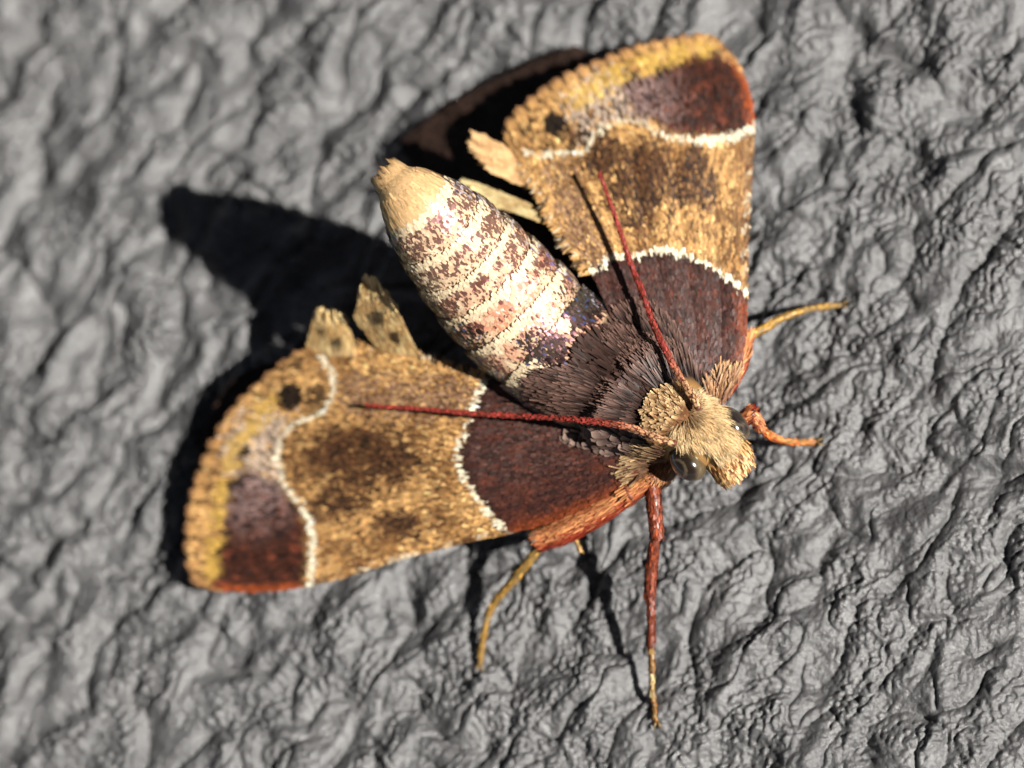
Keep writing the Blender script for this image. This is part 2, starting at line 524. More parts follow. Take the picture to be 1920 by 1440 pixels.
# --- colour of every scale from its place on the wing (pigment only)
OC, OC2 = alb(214, 164, 102), alb(138, 94, 50)
BR, DB = alb(88, 56, 34), alb(38, 25, 18)
MA, MA2, RD = alb(64, 32, 20), alb(122, 62, 42), alb(172, 80, 34)
LI, CR, GO = alb(160, 132, 126), alb(250, 236, 205), alb(216, 174, 84)
GB, BK, PLUM = alb(150, 118, 96), alb(22, 16, 14), alb(92, 54, 46)
GY1 = alb(96, 78, 72)


def wing_colour(x, y, w, a, b):
    N = len(x)
    x = x + rng.normal(0, 2.2, N); y = y + rng.normal(0, 2.2, N)
    wx = x + 9 * fbm(x / 30, y / 30, 2, 3); wy = y + 9 * fbm(x / 30, y / 30, 2, 8)
    c = np.tile(OC, (N, 1))
    f = fbm(x / 90, y / 90, 3, 11)
    c = paint(c, smooth(-.15, .35, f) * .75, OC2)
    streak = fbm(a * 16, b * 70, 3, 14)
    c = paint(c, smooth(-.05, .4, streak) * .75, BR * 1.2); c = paint(c, smooth(-.1, -.5, streak) * .45, alb(236, 190, 126))
    c = paint(c, (rng.random(N) < .14) * .5, alb(246, 206, 140))
    # brown discal cloud, greyer strip near the inner margin
    d = np.minimum.reduce([np.hypot((wx - a) / ra, (wy - b) / rb) for a, b, ra, rb in w['clouds']])
    cl = 1.15 * smooth(1.25, .35, d + .45 * fbm(x / 34, y / 34, 2, 21))
    spk = rng.random(N)
    c = paint(c, np.clip(cl, 0, 1) * (.45 + .35 * smooth(-.2, .3, streak)), BR * 1.1); c = paint(c, (spk < cl * .7).astype(float) * .8, BR)
    c = paint(c, (rng.random(N) < cl * (.30 + .5 * smooth(-.1, .3, streak))).astype(float) * .85, DB)
    gi = smooth(w['grey_w'], w['grey_w'] * .3, pl_dist(wx, wy, w['grey']))
    c = paint(c, (rng.random(N) < gi * .7).astype(float) * .75, GB)
    c = paint(c, (rng.random(N) < .16 + .25 * smooth(-.1, .4, f) + gi * .15).astype(float) * .7, BR)
    # beyond the outer line: paler and dusty, lilac, gold band, maroon tip
    out = smooth(6, -6, sdist(x, y, w['outer_area']))
    dusty = out * smooth(w['dust'][2], w['dust'][2] * .4, np.hypot(wx - w['dust'][0], (wy - w['dust'][1])))
    c = paint(c, (rng.random(N) < dusty * .8).astype(float) * .85, alb(206, 184, 164))
    c = paint(c, (rng.random(N) < dusty * .28).astype(float) * .8, DB)
    ap = smooth(14, -10, sdist(wx + 8 * streak, wy + 14 * streak, w['apex']))
    apc = MA * (.7 + .6 * rng.random(N))[:, None]
    apc = paint(apc, smooth(.0, .5, fbm(x / 22, y / 22, 2, 33)) * .7, MA2)
    lt = smooth(125, 25, np.hypot(x - w['lilac'][0], y - w['lilac'][1]))
    apc = paint(apc, lt * (rng.random(N) < .8) * .8, LI * .8)
    apc = paint(apc, smooth(.05, .4, fbm(x / 15 + 7, y / 15, 2, 35)) * .75, BK)
    rdm = smooth(22, 4, pl_dist(x, y, w['apex_costa']))
    apc = paint(apc, rdm * .85, RD)
    c = c * (1 - ap[:, None]) + apc * ap[:, None]
    gb = smooth(w['gold_w'], w['gold_w'] * .45, pl_dist(wx, wy, w['gold']))
    c = paint(c, gb * smooth(-.45, .1, fbm(x / 18, y / 18, 2, 66)) * .8, GO)
    for a, b, r in w['dots']:
        c = paint(c, smooth(r * 1.05, r * .85, np.hypot(x - a, y - b)) * .97, BK * .7)
    for a, b, r in w['smudges']:
        m = smooth(r * 1.3, r * .5, np.hypot(wx - a, wy - b))
        c = paint(c, (rng.random(N) < m * .8) * .85, DB)
    # dark base
    bs_ = smooth(3, -3, sdist(x, y, w['base_area']))
    g = smooth(w['redline'] * 1.0, w['redline'] * .15, pl_dist(x, y, w['costa_line']))
    bc = np.tile(PLUM * .55, (N, 1)) * (.7 + .6 * rng.random(N))[:, None]
    bc = paint(bc, (1 - g) * .45 * (rng.random(N) < .6), GY1)
    bc = paint(bc, smooth(.05, .4, streak) * .5, DB * .8); bc = paint(bc, smooth(.0, -.45, streak) * .35, MA2)
    bc = paint(bc, smooth(0, .5, fbm(x / 36, y / 36, 2, 41)) * .6 * g, MA2 * .8)
    bc = paint(bc, smooth(30, 2, pl_dist(x, y, w['costa_line'])) * .75, RD * .62)
    bc = paint(bc, smooth(26, 5, pl_dist(x, y, w['line1'])) * .6, MA * .45)
    c = c * (1 - bs_[:, None]) + bc * bs_[:, None]
    # the two white lines
    l1 = pl_dist(x, y, w['line1'])
    m1 = (l1 < 5.0 + 5.0 * perlin(x / 7, y / 7, 5)).astype(float)
    c = paint(c, m1 * .93, CR)
    l2 = pl_dist(wx * .35 + x * .65, wy * .35 + y * .65, w['line2']); wd_ = np.interp(pl_dist(x, y, w['line2'][-2:]), [0, 120], [8, 4.0])
    c = paint(c, smooth(wd_ * 1.15, wd_ * .75, l2) * w['l2'](x, y) * .93, CR * .93)
    # front edge: dashes
    ce = smooth(11, 4, pl_dist(x, y, w['costa_mid']))
    ph = perlin((x + y) / 16 + 3, y / 300, 77)
    c = paint(c, ce * (ph > .12) * .8, BR * .8); c = paint(c, ce * (ph < -.34) * .5, CR)
    c = c * np.exp(rng.normal(0, .26, (N, 1)))
    return np.clip(c, .003, .85)


WL = dict(
    clouds=[(680, 860, 130, 75), (640, 940, 70, 40), (745, 985, 60, 30)], grey=[(680, 735), (780, 750), (900, 745)], grey_w=60,
    outer_area=[(640, 640), (632, 720), (625, 765), (560, 795), (530, 830), (525, 870), (540, 905), (565, 940), (588, 980), (592, 1120), (250, 1140), (250, 600)],
    dust=(500, 845, 105), apex=[(425, 905), (470, 885), (520, 900), (560, 950), (578, 985), (580, 1040), (575, 1140), (400, 1140), (402, 1060), (412, 985)],
    lilac=(480, 915), apex_costa=[(380, 1100), (410, 1112), (480, 1115), (575, 1106)], gold=[(402, 1075), (408, 1020), (416, 960), (430, 895), (452, 835), (488, 790), (525, 750)], gold_w=20,
    dots=[(550, 744, 27)], smudges=[(604, 760, 22), (556, 680, 20), (600, 735, 16), (460, 845, 12), (445, 905, 14)],
    base_area=[(925, 690), (905, 740), (897, 770), (888, 800), (868, 840), (870, 875), (890, 910), (915, 945), (955, 1000), (1300, 1000), (1300, 640), (925, 640)],
    redline=150, costa_line=[(950, 1002), (1050, 975), (1150, 935), (1200, 905)], line1=[(922, 700), (903, 740), (893, 770), (882, 802), (864, 840), (866, 876), (886, 912), (911, 948), (948, 990)],
    line2=[(608, 668), (630, 695), (633, 722), (625, 757), (600, 779), (558, 792), (532, 828), (525, 862), (536, 902), (562, 937), (586, 972), (592, 1012), (592, 1055), (590, 1100)],
    l2=lambda x, y: np.where((y > 785) & (y < 830), .8, 1.0), costa_mid=[(600, 1092), (760, 1047), (880, 1017), (950, 1000)])
WR = dict(
    clouds=[(1205, 345, 75, 85), (1300, 345, 45, 70), (1130, 300, 50, 50)], grey=[(1050, 340), (1085, 420), (1120, 490)], grey_w=50,
    outer_area=[(960, 300), (1060, 292), (1105, 288), (1117, 255), (1150, 235), (1190, 232), (1220, 245), (1250, 262), (1300, 270), (1340, 270), (1380, 262), (1440, 245), (1440, 20), (880, 20), (880, 300)],
    dust=(1140, 205, 100), apex=[(1170, 165), (1240, 128), (1325, 103), (1365, 112), (1395, 150), (1440, 180), (1440, 258), (1330, 262), (1262, 256), (1225, 228), (1185, 215)],
    lilac=(1195, 195), apex_costa=[(1350, 75), (1388, 120), (1410, 175), (1418, 240)], gold=[(1330, 92), (1270, 108), (1200, 130), (1140, 158), (1085, 190)], gold_w=27,
    dots=[(1045, 238, 23)], smudges=[(1075, 275, 22), (1100, 262, 14), (1030, 285, 12), (990, 245, 14), (1190, 155, 14), (1240, 140, 14)],
    base_area=[(1100, 520), (1150, 493), (1200, 488), (1250, 477), (1300, 493), (1350, 519), (1410, 570), (1430, 800), (1100, 800)],
    redline=130, costa_line=[(1398, 560), (1400, 640), (1390, 710)], line1=[(1108, 517), (1150, 490), (1200, 485), (1250, 473), (1300, 489), (1350, 515), (1402, 558)],
    line2=[(985, 290), (1020, 297), (1060, 292), (1104, 289), (1113, 262), (1150, 237), (1190, 232), (1220, 246), (1250, 262), (1300, 270), (1340, 270), (1380, 262), (1416, 245)],
    l2=lambda x, y: np.where((x > 1130) & (x < 1240), .6, 1.0), costa_mid=[(1406, 290), (1401, 400), (1400, 540)])


def make_forewing(w, par, label):
    o, V, F = w.membrane('forewing', M['membrane'])
    o['label'] = label
    a, b, q = w.sample((3.4, 3.2))
    p, d, n = w.frame(a, b)
    N = len(p)
    c = wing_colour(q[:, 0], q[:, 1], par, a, b)
    s = np.cross(d, n)
    d = norm(d + s * rng.normal(0, .13, (N, 1)))
    n = norm(n + rng.normal(0, .055, (N, 3)))
    L = rng.uniform(.15, .22, N); Wd = rng.uniform(.048, .072, N)
    scales('wing_scales', p + n * .008 - d * .05, d, n, L, Wd, rng.uniform(.04, .16, N), c, M['wing'], o, curl=.05, roll=rng.normal(0, .08, N), notch=.1)
    # long scales of the fringe along the outer edge, in two rows
    nf = 1700
    b = np.sort(rng.random(nf * 2)); a = np.full(nf * 2, .995)
    p, d, n = w.frame(a, b)
    row = np.arange(nf * 2) % 2
    scal = .5 + .5 * np.sin(b * 2 * math.pi * 17)                      # scalloped between the veins
    cc = np.where(row[:, None] == 1, alb(186, 138, 96), alb(210, 160, 100)) * np.exp(rng.normal(0, .18, (nf * 2, 1)))
    cc = np.where((scal + rng.normal(0, .06, nf * 2) < .12)[:, None], DB * 1.3, cc)
    L = np.where(row == 1, .36, .24) * (.84 + .20 * scal) * rng.uniform(.8, 1.1, nf * 2)
    d = norm(d + np.cross(d, n) * rng.normal(0, .10, (nf * 2, 1)))
    scales('fringe', p - d * .06 + n * (.02 * (1 - row[:, None])), d, n, L, rng.uniform(.03, .055, nf * 2), rng.uniform(-.1, .06, nf * 2), cc, M['wing'], o,
           tip=cc * np.where(row[:, None] == 1, .75, 1.05), roll=rng.normal(0, .2, nf * 2), notch=.25)
    # ragged fringe along the rear edge
    nf = 900; a = rng.uniform(.42, .999, nf); b = np.full(nf, .99)
    p, d, n = w.frame(a, b); pb = w.pos(a, b * 0 + .96); e = norm(p - pb)
    rag = fbm(a * 26, a * 0, 2, 27)
    d2 = norm(e * (.75 + .5 * rag[:, None]) + d * .6 + rng.normal(0, .10, (nf, 3)))
    c = paint(np.tile(OC, (nf, 1)), (rag > .12) * .85, DB) * np.exp(rng.normal(0, .2, (nf, 1)))
    c = paint(c, (rng.random(nf) < .15) * .7, CR)
    scales('fringe', p - d2 * .05, d2, n, rng.uniform(.15, .34, nf) * (1 + 1.1 * rag), rng.uniform(.03, .055, nf), rng.uniform(-.05, .2, nf), c, M['wing'], o, roll=rng.normal(0, .2, nf), notch=.3)
    return o


fwl = make_forewing(wl, WL, 'forewing with dark maroon base, white lines and brown cloud, tip low on the stone')
fwr = make_forewing(wr, WR, 'forewing with dark maroon base, white lines and reddish tip, front edge towards the sun')

# hindwings, mostly hidden and in shade
hr = Wing(base=[(1190, 620), (1160, 620), (1100, 620)], costa=[(1190, 620), (1220, 400), (1200, 200), (1095, 98)],
          outer=[(1095, 98), (1000, 135), (900, 183), (825, 230), (768, 275), (775, 300)],
          inner=[(1100, 620), (1000, 500), (900, 400), (830, 335), (775, 300)],
          heights=[(1190, 620, 1.4), (1095, 98, .25), (900, 183, .25), (768, 275, .25), (900, 400, .8), (1100, 620, 1.3), (1200, 300, .7), (1000, 350, .9)])
hl = Wing(base=[(1100, 860), (1090, 800), (1060, 730)], costa=[(1100, 860), (900, 930), (600, 1010), (420, 1030)],
          outer=[(420, 1030), (385, 960), (382, 900), (400, 820), (432, 745), (475, 700), (540, 678)],
          inner=[(1060, 730), (900, 720), (750, 690), (620, 670), (540, 678)],
          heights=[(1100, 800, 1.3), (400, 1030, .2), (345, 900, .22), (395, 745, .35), (520, 668, .5), (750, 690, .8), (900, 930, .6), (650, 850, .6)])
hr.veins = hl.veins = .05
for w, lab in ((hr, 'dark brown hindwing behind the raised abdomen'), (hl, 'dark brown hindwing edge under the lower forewing')):
    o, _, _ = w.membrane('hindwing', M['membrane']); o['label'] = lab
    a, b, q = w.sample((7, 8)); p, d, n = w.frame(a, b); N = len(p)
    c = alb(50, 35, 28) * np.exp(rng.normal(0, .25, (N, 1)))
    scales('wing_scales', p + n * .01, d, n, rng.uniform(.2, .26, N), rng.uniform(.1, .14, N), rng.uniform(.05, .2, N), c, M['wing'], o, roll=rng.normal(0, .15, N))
    nf = 900; b = rng.random(nf); p, d, n = w.frame(np.full(nf, .995), b)
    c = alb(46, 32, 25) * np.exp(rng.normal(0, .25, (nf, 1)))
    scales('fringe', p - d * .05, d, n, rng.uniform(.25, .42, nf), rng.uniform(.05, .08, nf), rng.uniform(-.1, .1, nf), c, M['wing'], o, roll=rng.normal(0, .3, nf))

# ----------------------------------------------------------------- what the hairs and legs stand on
_v, _f = [], []
for wing in (wl, wr):
    A, Bq = np.meshgrid(np.linspace(0, 1, 90), np.linspace(0, 1, 50), indexing='ij')
    _f += [list(q + len(_v)) for q in grid_faces(90, 50)]; _v += list(map(tuple, wing.pos(A, Bq).reshape(-1, 3)))
_f += [list(q + len(_v)) for q in bf]; _v += list(map(tuple, bv))
tree = BVHTree.FromPolygons([tuple(map(float, v)) for v in _v], [list(map(int, q)) for q in _f])


def hit(px, py):
    pts, nrm, ok = [], [], []
    o = Vector(CAM)
    for p in P(px, py, np.zeros(np.shape(px))):
        loc, n, i, dd = tree.ray_cast(o, (Vector(p) - o).normalized())
        ok.append(loc is not None)
        if loc is None: loc, n = Vector(p), Vector((0, 0, 1))
        if n.dot(o - loc) < 0: n = -n
        pts.append(loc); nrm.append(n)
    return np.array(pts), np.array(nrm), np.array(ok)


def scatter(poly, n):
    p = np.asarray(poly, float); out = []
    while len(out) < n:
        q = rng.uniform(p.min(0), p.max(0), (n * 3, 2)); out += list(q[inside(q[:, 0], q[:, 1], p)])
    return np.array(out[:n])


def px_dir(p, q, dq):
    """world direction whose picture direction is dq, kept level"""
    a = P(q[:, 0], q[:, 1], p[:, 2]); b = P(q[:, 0] + dq[:, 0] * 10, q[:, 1] + dq[:, 1] * 10, p[:, 2])
    return norm(b - a)


# ----------------------------------------------------------------- abdomen scales
ns, nth = 150, 132
s_end = seg_s[-1] + .10
s0 = (np.arange(ns) + .5) / ns * (s_end - .006) + .006
S_, T_ = np.meshgrid(s0, np.arange(nth) / nth * 2 * math.pi, indexing='ij')
T_ = T_ + (np.arange(ns) % 2)[:, None] * math.pi / nth
s_ = (S_ + rng.normal(0, .0010, S_.shape)).ravel(); th = (T_ + rng.normal(0, .014, T_.shape)).ravel()
kp = rng.random(len(s_)) < np.clip(np.interp(s_, bs, brad) / 1.5, .55, 1)
s_, th = s_[kp], th[kp]
p, n, d = body_at(s_, th); N = len(p); q = to_px(p)
CRA, PK, PUR = alb(250, 226, 188), alb(214, 148, 118), alb(76, 32, 40)
BLK, TAN, SIL = alb(24, 18, 22), alb(230, 188, 134), alb(190, 180, 190)
c = np.tile(CRA, (N, 1))
edges = np.array([0.0] + seg_s + [.72])
k = np.clip(np.searchsorted(edges, s_, side='right') - 1, 0, 6)
t = (s_ - edges[k]) / (edges[k + 1] - edges[k])
lat = np.abs(((th - math.pi / 2 + math.pi) % (2 * math.pi)) - math.pi)      # 0 on the back
nz = fbm(q[:, 0] / 26, q[:, 1] / 26, 3, 90)
nf_ = fbm(q[:, 0] / 9, q[:, 1] / 9, 2, 95)
for kk, pinkw in ((1, .5), (2, .5), (3, .75), (4, 1.0), (5, .8), (6, .8)):
    m = (k == kk)
    mid = smooth(.16, .34, t + .12 * nf_) * smooth(1.06, .9, t)
    c = np.where(m[:, None], paint(c, mid * pinkw * smooth(-.45, .1, nz), PK), c)
for kk, dens, side in ((1, .62, .2), (2, .55, .25), (3, .42, .4), (4, .02, .6), (5, .02, .55), (6, .25, .4)):
    sd_ = smooth(.35, .95, lat) * side
    m = (k == kk) * smooth(.14, .32, t) * smooth(1.0, .82, t) * np.clip(dens + sd_ + .8 * nz + .7 * nf_, 0, .9)
    c = paint(c, (rng.random(N) < m) * .85, PUR)
# the black spots near the base and dark flecks down the sides
for a, b, ra, rb, g in ((1025, 652, 56, 42, 1.5), (1098, 578, 46, 50, 1.5), (1085, 625, 26, 20, .5), (880, 640, 34, 40, .6), (1060, 690, 40, 20, .7)):
    dd = np.hypot((q[:, 0] - a) / ra, (q[:, 1] - b) / rb) + .55 * nz
    c = paint(c, (rng.random(N) < g * smooth(1.15, .35, dd)) * .95, BLK)
c = paint(c, ((rng.random(N) < .09) & (c.max(1) < .05)) * .8, alb(70, 84, 130))  # bluish sheen of the black spots painted onto some scales
sidem = smooth(.95, 1.35, lat) * (k > 0)
c = paint(c, (rng.random(N) < sidem * .18 * (nz > 0)) * .9, alb(96, 72, 150))  # violet glints of the flanks put in as scale colour
c = paint(c, (rng.random(N) < sidem * .35) * .8, alb(86, 62, 50)); c = paint(c, (rng.random(N) < sidem * .22) * .9, SIL)
c = np.where((k == 0)[:, None], TAN * (1 + .12 * nz[:, None]) * np.exp(rng.normal(0, .12, (N, 1))), c)
c = np.clip(c * np.exp(rng.normal(0, .08, (N, 1))), .004, .88)
n = norm(n + rng.normal(0, .085, (N, 3)) * np.where(k == 0, .4, 1)[:, None]); d = norm(d + np.cross(d, n) * rng.normal(0, .14, (N, 1)))
L = np.where(k == 0, rng.uniform(.22, .32, N) * smooth(-.01, .06, s_), rng.uniform(.10, .15, N)); Wd = np.where(k == 0, .06, rng.uniform(.055, .08, N))
scales('abdomen_scales', p + n * .006, d, n, L, Wd, np.where(k == 0, rng.uniform(.06, .11, N), rng.uniform(.02, .12, N)), c, M['abdomen'], body, curl=.05, roll=rng.normal(0, .08, N), notch=.1)
# ragged tube of long scales round the tail end
nt_ = 420; th = rng.random(nt_) * 2 * math.pi
p, n, d = body_at(rng.random(nt_) * .008, th)
c = np.tile(TAN, (nt_, 1)) * np.exp(rng.normal(0, .12, (nt_, 1)))
scales('tail_tuft', p + n * .012, norm(d + n * .02), n, rng.uniform(.14, .40, nt_), rng.uniform(.03, .05, nt_), rng.uniform(-.02, .06, nt_), c, M['abdomen'], body, tip=c * np.array([.22, .16, .12]), notch=.3)  # tips darkened to suggest the shaded tail opening

# ----------------------------------------------------------------- thorax bristles
def fan(name, poly, n, src, Lr, Wr, lift, base, tipc, jit=.18, mat='bristle', parent=body, off=.02, shape=None):
    q = scatter(poly, n); p, nn, ok = hit(q[:, 0], q[:, 1]); q, p, nn = q[ok], p[ok], nn[ok]; n = len(q)
    dq = norm(q - np.asarray(src, float) + rng.normal(0, 4, q.shape)); d = px_dir(p, q, dq)
    d = norm(d + rng.normal(0, jit, (n, 3)))
    f = np.exp(rng.normal(0, .25, (n, 1)))
    L = rng.uniform(*Lr, n) * K
    return scales(name, p + nn * off - d * (L * .5)[:, None], d, nn, L, rng.uniform(*Wr, n) * K, rng.uniform(*lift, n), base * f, M[mat], parent, tip=tipc * f, curl=.08,
                  roll=rng.normal(0, .25, n), shape=shape if shape is not None else np.array([-.3, .3, -.42, .42, -.5, .5, -.32, .32]), notch=.15)


TB, TT = alb(44, 29, 25), alb(128, 98, 86)
fan('thorax_scales', [(1225, 790), (1195, 815), (1110, 800), (1020, 775), (985, 735), (1010, 700), (1080, 690), (1150, 715), (1205, 745)], 3000, (1285, 800), (28, 52), (2.2, 3.8), (.03, .26), TB, TT, jit=.08)
fan('thorax_scales', [(1290, 745), (1330, 735), (1300, 690), (1270, 620), (1215, 570), (1165, 580), (1135, 640), (1180, 700), (1235, 740)], 3000, (1315, 800), (28, 52), (2.2, 3.8), (.03, .26), TB, TT, jit=.08)
fan('thorax_scales', [(1215, 745), (1160, 720), (1075, 690), (1090, 640), (1150, 610), (1200, 680), (1250, 735)], 900, (1300, 810), (22, 40), (5, 8), (.02, .15), alb(58, 40, 34), alb(84, 62, 54))
fan('tegula_scales', [(1200, 840), (1130, 850), (1060, 825), (1080, 795), (1150, 800), (1205, 815)], 190, (1250, 855), (24, 34), (13, 18), (.1, .3), alb(84, 66, 60), alb(160, 134, 120))
fan('wing_base_hair', [(1235, 895), (1180, 905), (1160, 880), (1190, 835), (1235, 830)], 1000, (1275, 860), (24, 46), (1.6, 3), (.03, .2), alb(120, 88, 66), alb(226, 190, 140))
fan('wing_base_hair', [(1375, 755), (1330, 755), (1320, 735), (1350, 690), (1390, 690)], 1000, (1335, 805), (24, 46), (1.6, 3), (.03, .2), alb(140, 96, 66), alb(226, 180, 130))

# collar of broad cream shingles and the head's hair
fan('collar_scales', [(1212, 772), (1226, 742), (1268, 728), (1302, 748), (1285, 775), (1262, 800), (1240, 818), (1216, 804)], 1100, (1312, 805), (15, 28), (3.5, 6.5), (.05, .28), alb(130, 88, 54), alb(252, 212, 156), off=.12)

HB, HT = alb(240, 184, 118), alb(255, 230, 180)


def hairs(name, poly, n, src, Lr, w, rise, cb, ctip, droop=.3, dark=None, comb=None):
    q = scatter(poly, n); p, nn, ok = hit(q[:, 0], q[:, 1]); q, p, nn = q[ok], p[ok], nn[ok]; n = len(q)
    dq = norm(q - np.asarray(src, float) + rng.normal(0, 3, q.shape))
    if comb is not None:
        dq = norm(dq * .8 + np.asarray(comb, float) * smooth(0, 60, np.hypot(*(q - np.asarray(src, float)).T))[:, None])
    d = px_dir(p, q, dq)
    clump = np.stack([fbm(q[:, 0] / 14, q[:, 1] / 14, 1, s_) for s_ in (201, 202, 203)], -1)
    d = norm(d - (d * nn).sum(1, keepdims=True) * nn * .8 + rng.normal(0, .10, (n, 3)) + clump * .45)
    L = (rng.uniform(*Lr, n) * K)[:, None]; r = rng.uniform(*rise, (n, 1))
    p1 = p + d * L * .5 + nn * (r * L); p2 = p + d * L + nn * (r * L * (1 - droop) * 1.2)
    f = np.exp(rng.normal(0, .16, (n, 1)))
    c0, c1 = np.tile(cb, (n, 1)) * f, np.tile(ctip, (n, 1)) * f
    if dark:
        m = smooth(dark[2], dark[2] * .3, np.hypot(q[:, 0] - dark[0], q[:, 1] - dark[1]))
        c0 = paint(c0, m * .85, alb(96, 54, 28)); c1 = paint(c1, m * .6, alb(130, 80, 44))
    return strands(name, p, p1, p2, rng.uniform(*w, n) * K, c0, c1, M['hair'], body)


hairs('head_hair', [(1268, 748), (1310, 742), (1345, 765), (1372, 800), (1372, 840), (1340, 858), (1312, 830), (1272, 826), (1262, 785)], 11000, (1286, 774), (15, 32), (.9, 1.9), (.04, .22), HB, HT, dark=(1288, 776, 24), comb=(.75, .8))

# ----------------------------------------------------------------- eyes
def ellipsoid(c, ax, rad, nu=40, nv=24):
    th = np.linspace(0, math.pi, nv)[:, None]; ph = np.arange(nu)[None] * 2 * math.pi / nu
    th = np.clip(th, .01, math.pi - .01)
    v = np.stack([np.sin(th) * np.cos(ph) * rad[0], np.sin(th) * np.sin(ph) * rad[1], np.cos(th) * rad[2] * np.ones_like(ph)], -1)
    return (c + v @ ax).reshape(-1, 3), grid_faces(nv, nu, True)


hd = norm((P(1390, 890, 2.2 * HS) - P(1285, 775, 2.2 * HS))[None])[0]       # head axis, forward
hs_ = norm(np.cross(hd, [0, 0, 1.0])[None])[0]
axes = np.array([hd, hs_, np.cross(hs_, hd)])
for (ex, ey, eh), rr in (((1289, 866, 2.28), (.50, .37, .42)), ((1371, 797, 2.2), (.50, .34, .44))):
    v, f = ellipsoid(P(ex, ey, eh * HS), axes, rr)
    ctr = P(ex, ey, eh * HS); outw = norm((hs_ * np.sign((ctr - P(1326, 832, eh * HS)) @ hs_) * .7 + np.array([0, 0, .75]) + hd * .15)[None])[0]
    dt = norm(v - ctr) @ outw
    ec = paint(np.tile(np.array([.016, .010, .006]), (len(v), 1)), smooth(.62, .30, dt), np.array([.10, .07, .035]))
    ec = paint(ec, smooth(.05, .02, np.abs(dt - .86)) * .7, np.array([.12, .09, .055]))  # paler ring painted in for the curved reflection on the eye
    e = mesh_np('eye', v, f, M['eye'], moth, ec)

# ----------------------------------------------------------------- labial palps
for pts, rad in (([(1325, 838, 2.1), (1352, 860, 2.1), (1370, 884, 1.95)], (.34, .40, .33)), ([(1345, 818, 2.1), (1370, 843, 2.1), (1382, 866, 1.95)], (.34, .40, .33))):
    pts = np.array(pts, float); w = spline(np.c_[P(pts[:, 0], pts[:, 1], pts[:, 2] * HS), rad], 24)
    V, tg, s, u = tube(w[:, :3], w[:, 3], 20)
    v, f = capped(V); pal = mesh_np('labial_palp', v, f, M['chitin'], moth)
    N = 1800; i = rng.integers(0, 24, N); a = rng.random(N) * 2 * math.pi
    n = s[i] * np.cos(a)[:, None] + u[i] * np.sin(a)[:, None]
    p = w[i, :3] + n * w[i, 3:4] * .98
    f_ = np.exp(rng.normal(0, .2, (N, 1)))
    dk = (rng.random(N) < .38)[:, None]
    cb = np.where(dk, alb(140, 88, 46), alb(214, 162, 98)) * f_; ctp = np.where(dk, alb(170, 112, 64), alb(244, 206, 146)) * f_
    scales('palp_scales', p, norm(tg[i] + rng.normal(0, .2, (N, 3))), n, rng.uniform(.18, .34, N), rng.uniform(.025, .05, N), rng.uniform(.06, .28, N), cb, M['hair'], pal, tip=ctp, curl=.1, roll=rng.normal(0, .3, N), notch=.3)

# ----------------------------------------------------------------- antennae
def antenna(pts, clear, w0, w1):
    q = spline(pts, 150); p, n, ok = hit(q[:, 0], q[:, 1])
    h = p[:, 2]; kz = np.ones(31) / 31
    h = np.convolve(np.pad(h, 15, mode='edge'), kz, 'valid')
    t = np.linspace(0, 1, 150); h = h + np.interp(t, np.linspace(0, 1, len(clear)), clear)
    p = P(q[:, 0], q[:, 1], h)
    t2 = np.linspace(0, 1, 640); pp = np.stack([np.interp(t2, t, p[:, i]) for i in range(3)], -1)
    r = np.interp(t2, [0, .05, .12, 1], [w0 * .9, w0 * 1.25, w0, w1]) * K * .5
    r = r * (1 + .16 * np.abs(np.sin(t2 * math.pi * 62)) - .08)
    V, tg, s, u = tube(pp, r, 14); v, f = capped(V)
    o = mesh_np('antenna', v, f, M['redchitin'], moth)
    N = 1500; x = rng.random(N); i = (x * 639).astype(int); a = rng.random(N) * 2 * math.pi
    nn = s[i] * np.cos(a)[:, None] + u[i] * np.sin(a)[:, None]
    c = paint(np.tile(alb(158, 60, 50), (N, 1)), smooth(.26, .0, x), alb(224, 176, 128)) * np.exp(rng.normal(0, .28, (N, 1)))
    scales('antenna_scales', pp[i] + nn * r[i][:, None] * .96, tg[i] + rng.normal(0, .12, (N, 3)), nn, rng.uniform(.07, .12, N), rng.uniform(.03, .05, N), rng.uniform(.05, .3, N), c, M['fur'], o, roll=rng.normal(0, .2, N))
    return o


antenna([(1268, 832), (1235, 822), (1180, 801), (1110, 790), (1040, 784), (950, 779), (880, 775), (780, 766), (690, 760)], [.50, .60, .62, .50, .42, .35], 11.5, 4.0)
antenna([(1310, 768), (1300, 745), (1265, 690), (1228, 615), (1205, 550), (1183, 495), (1158, 420), (1125, 328)], [.45, .55, .55, .5, .6, .75], 11.5, 4.0)

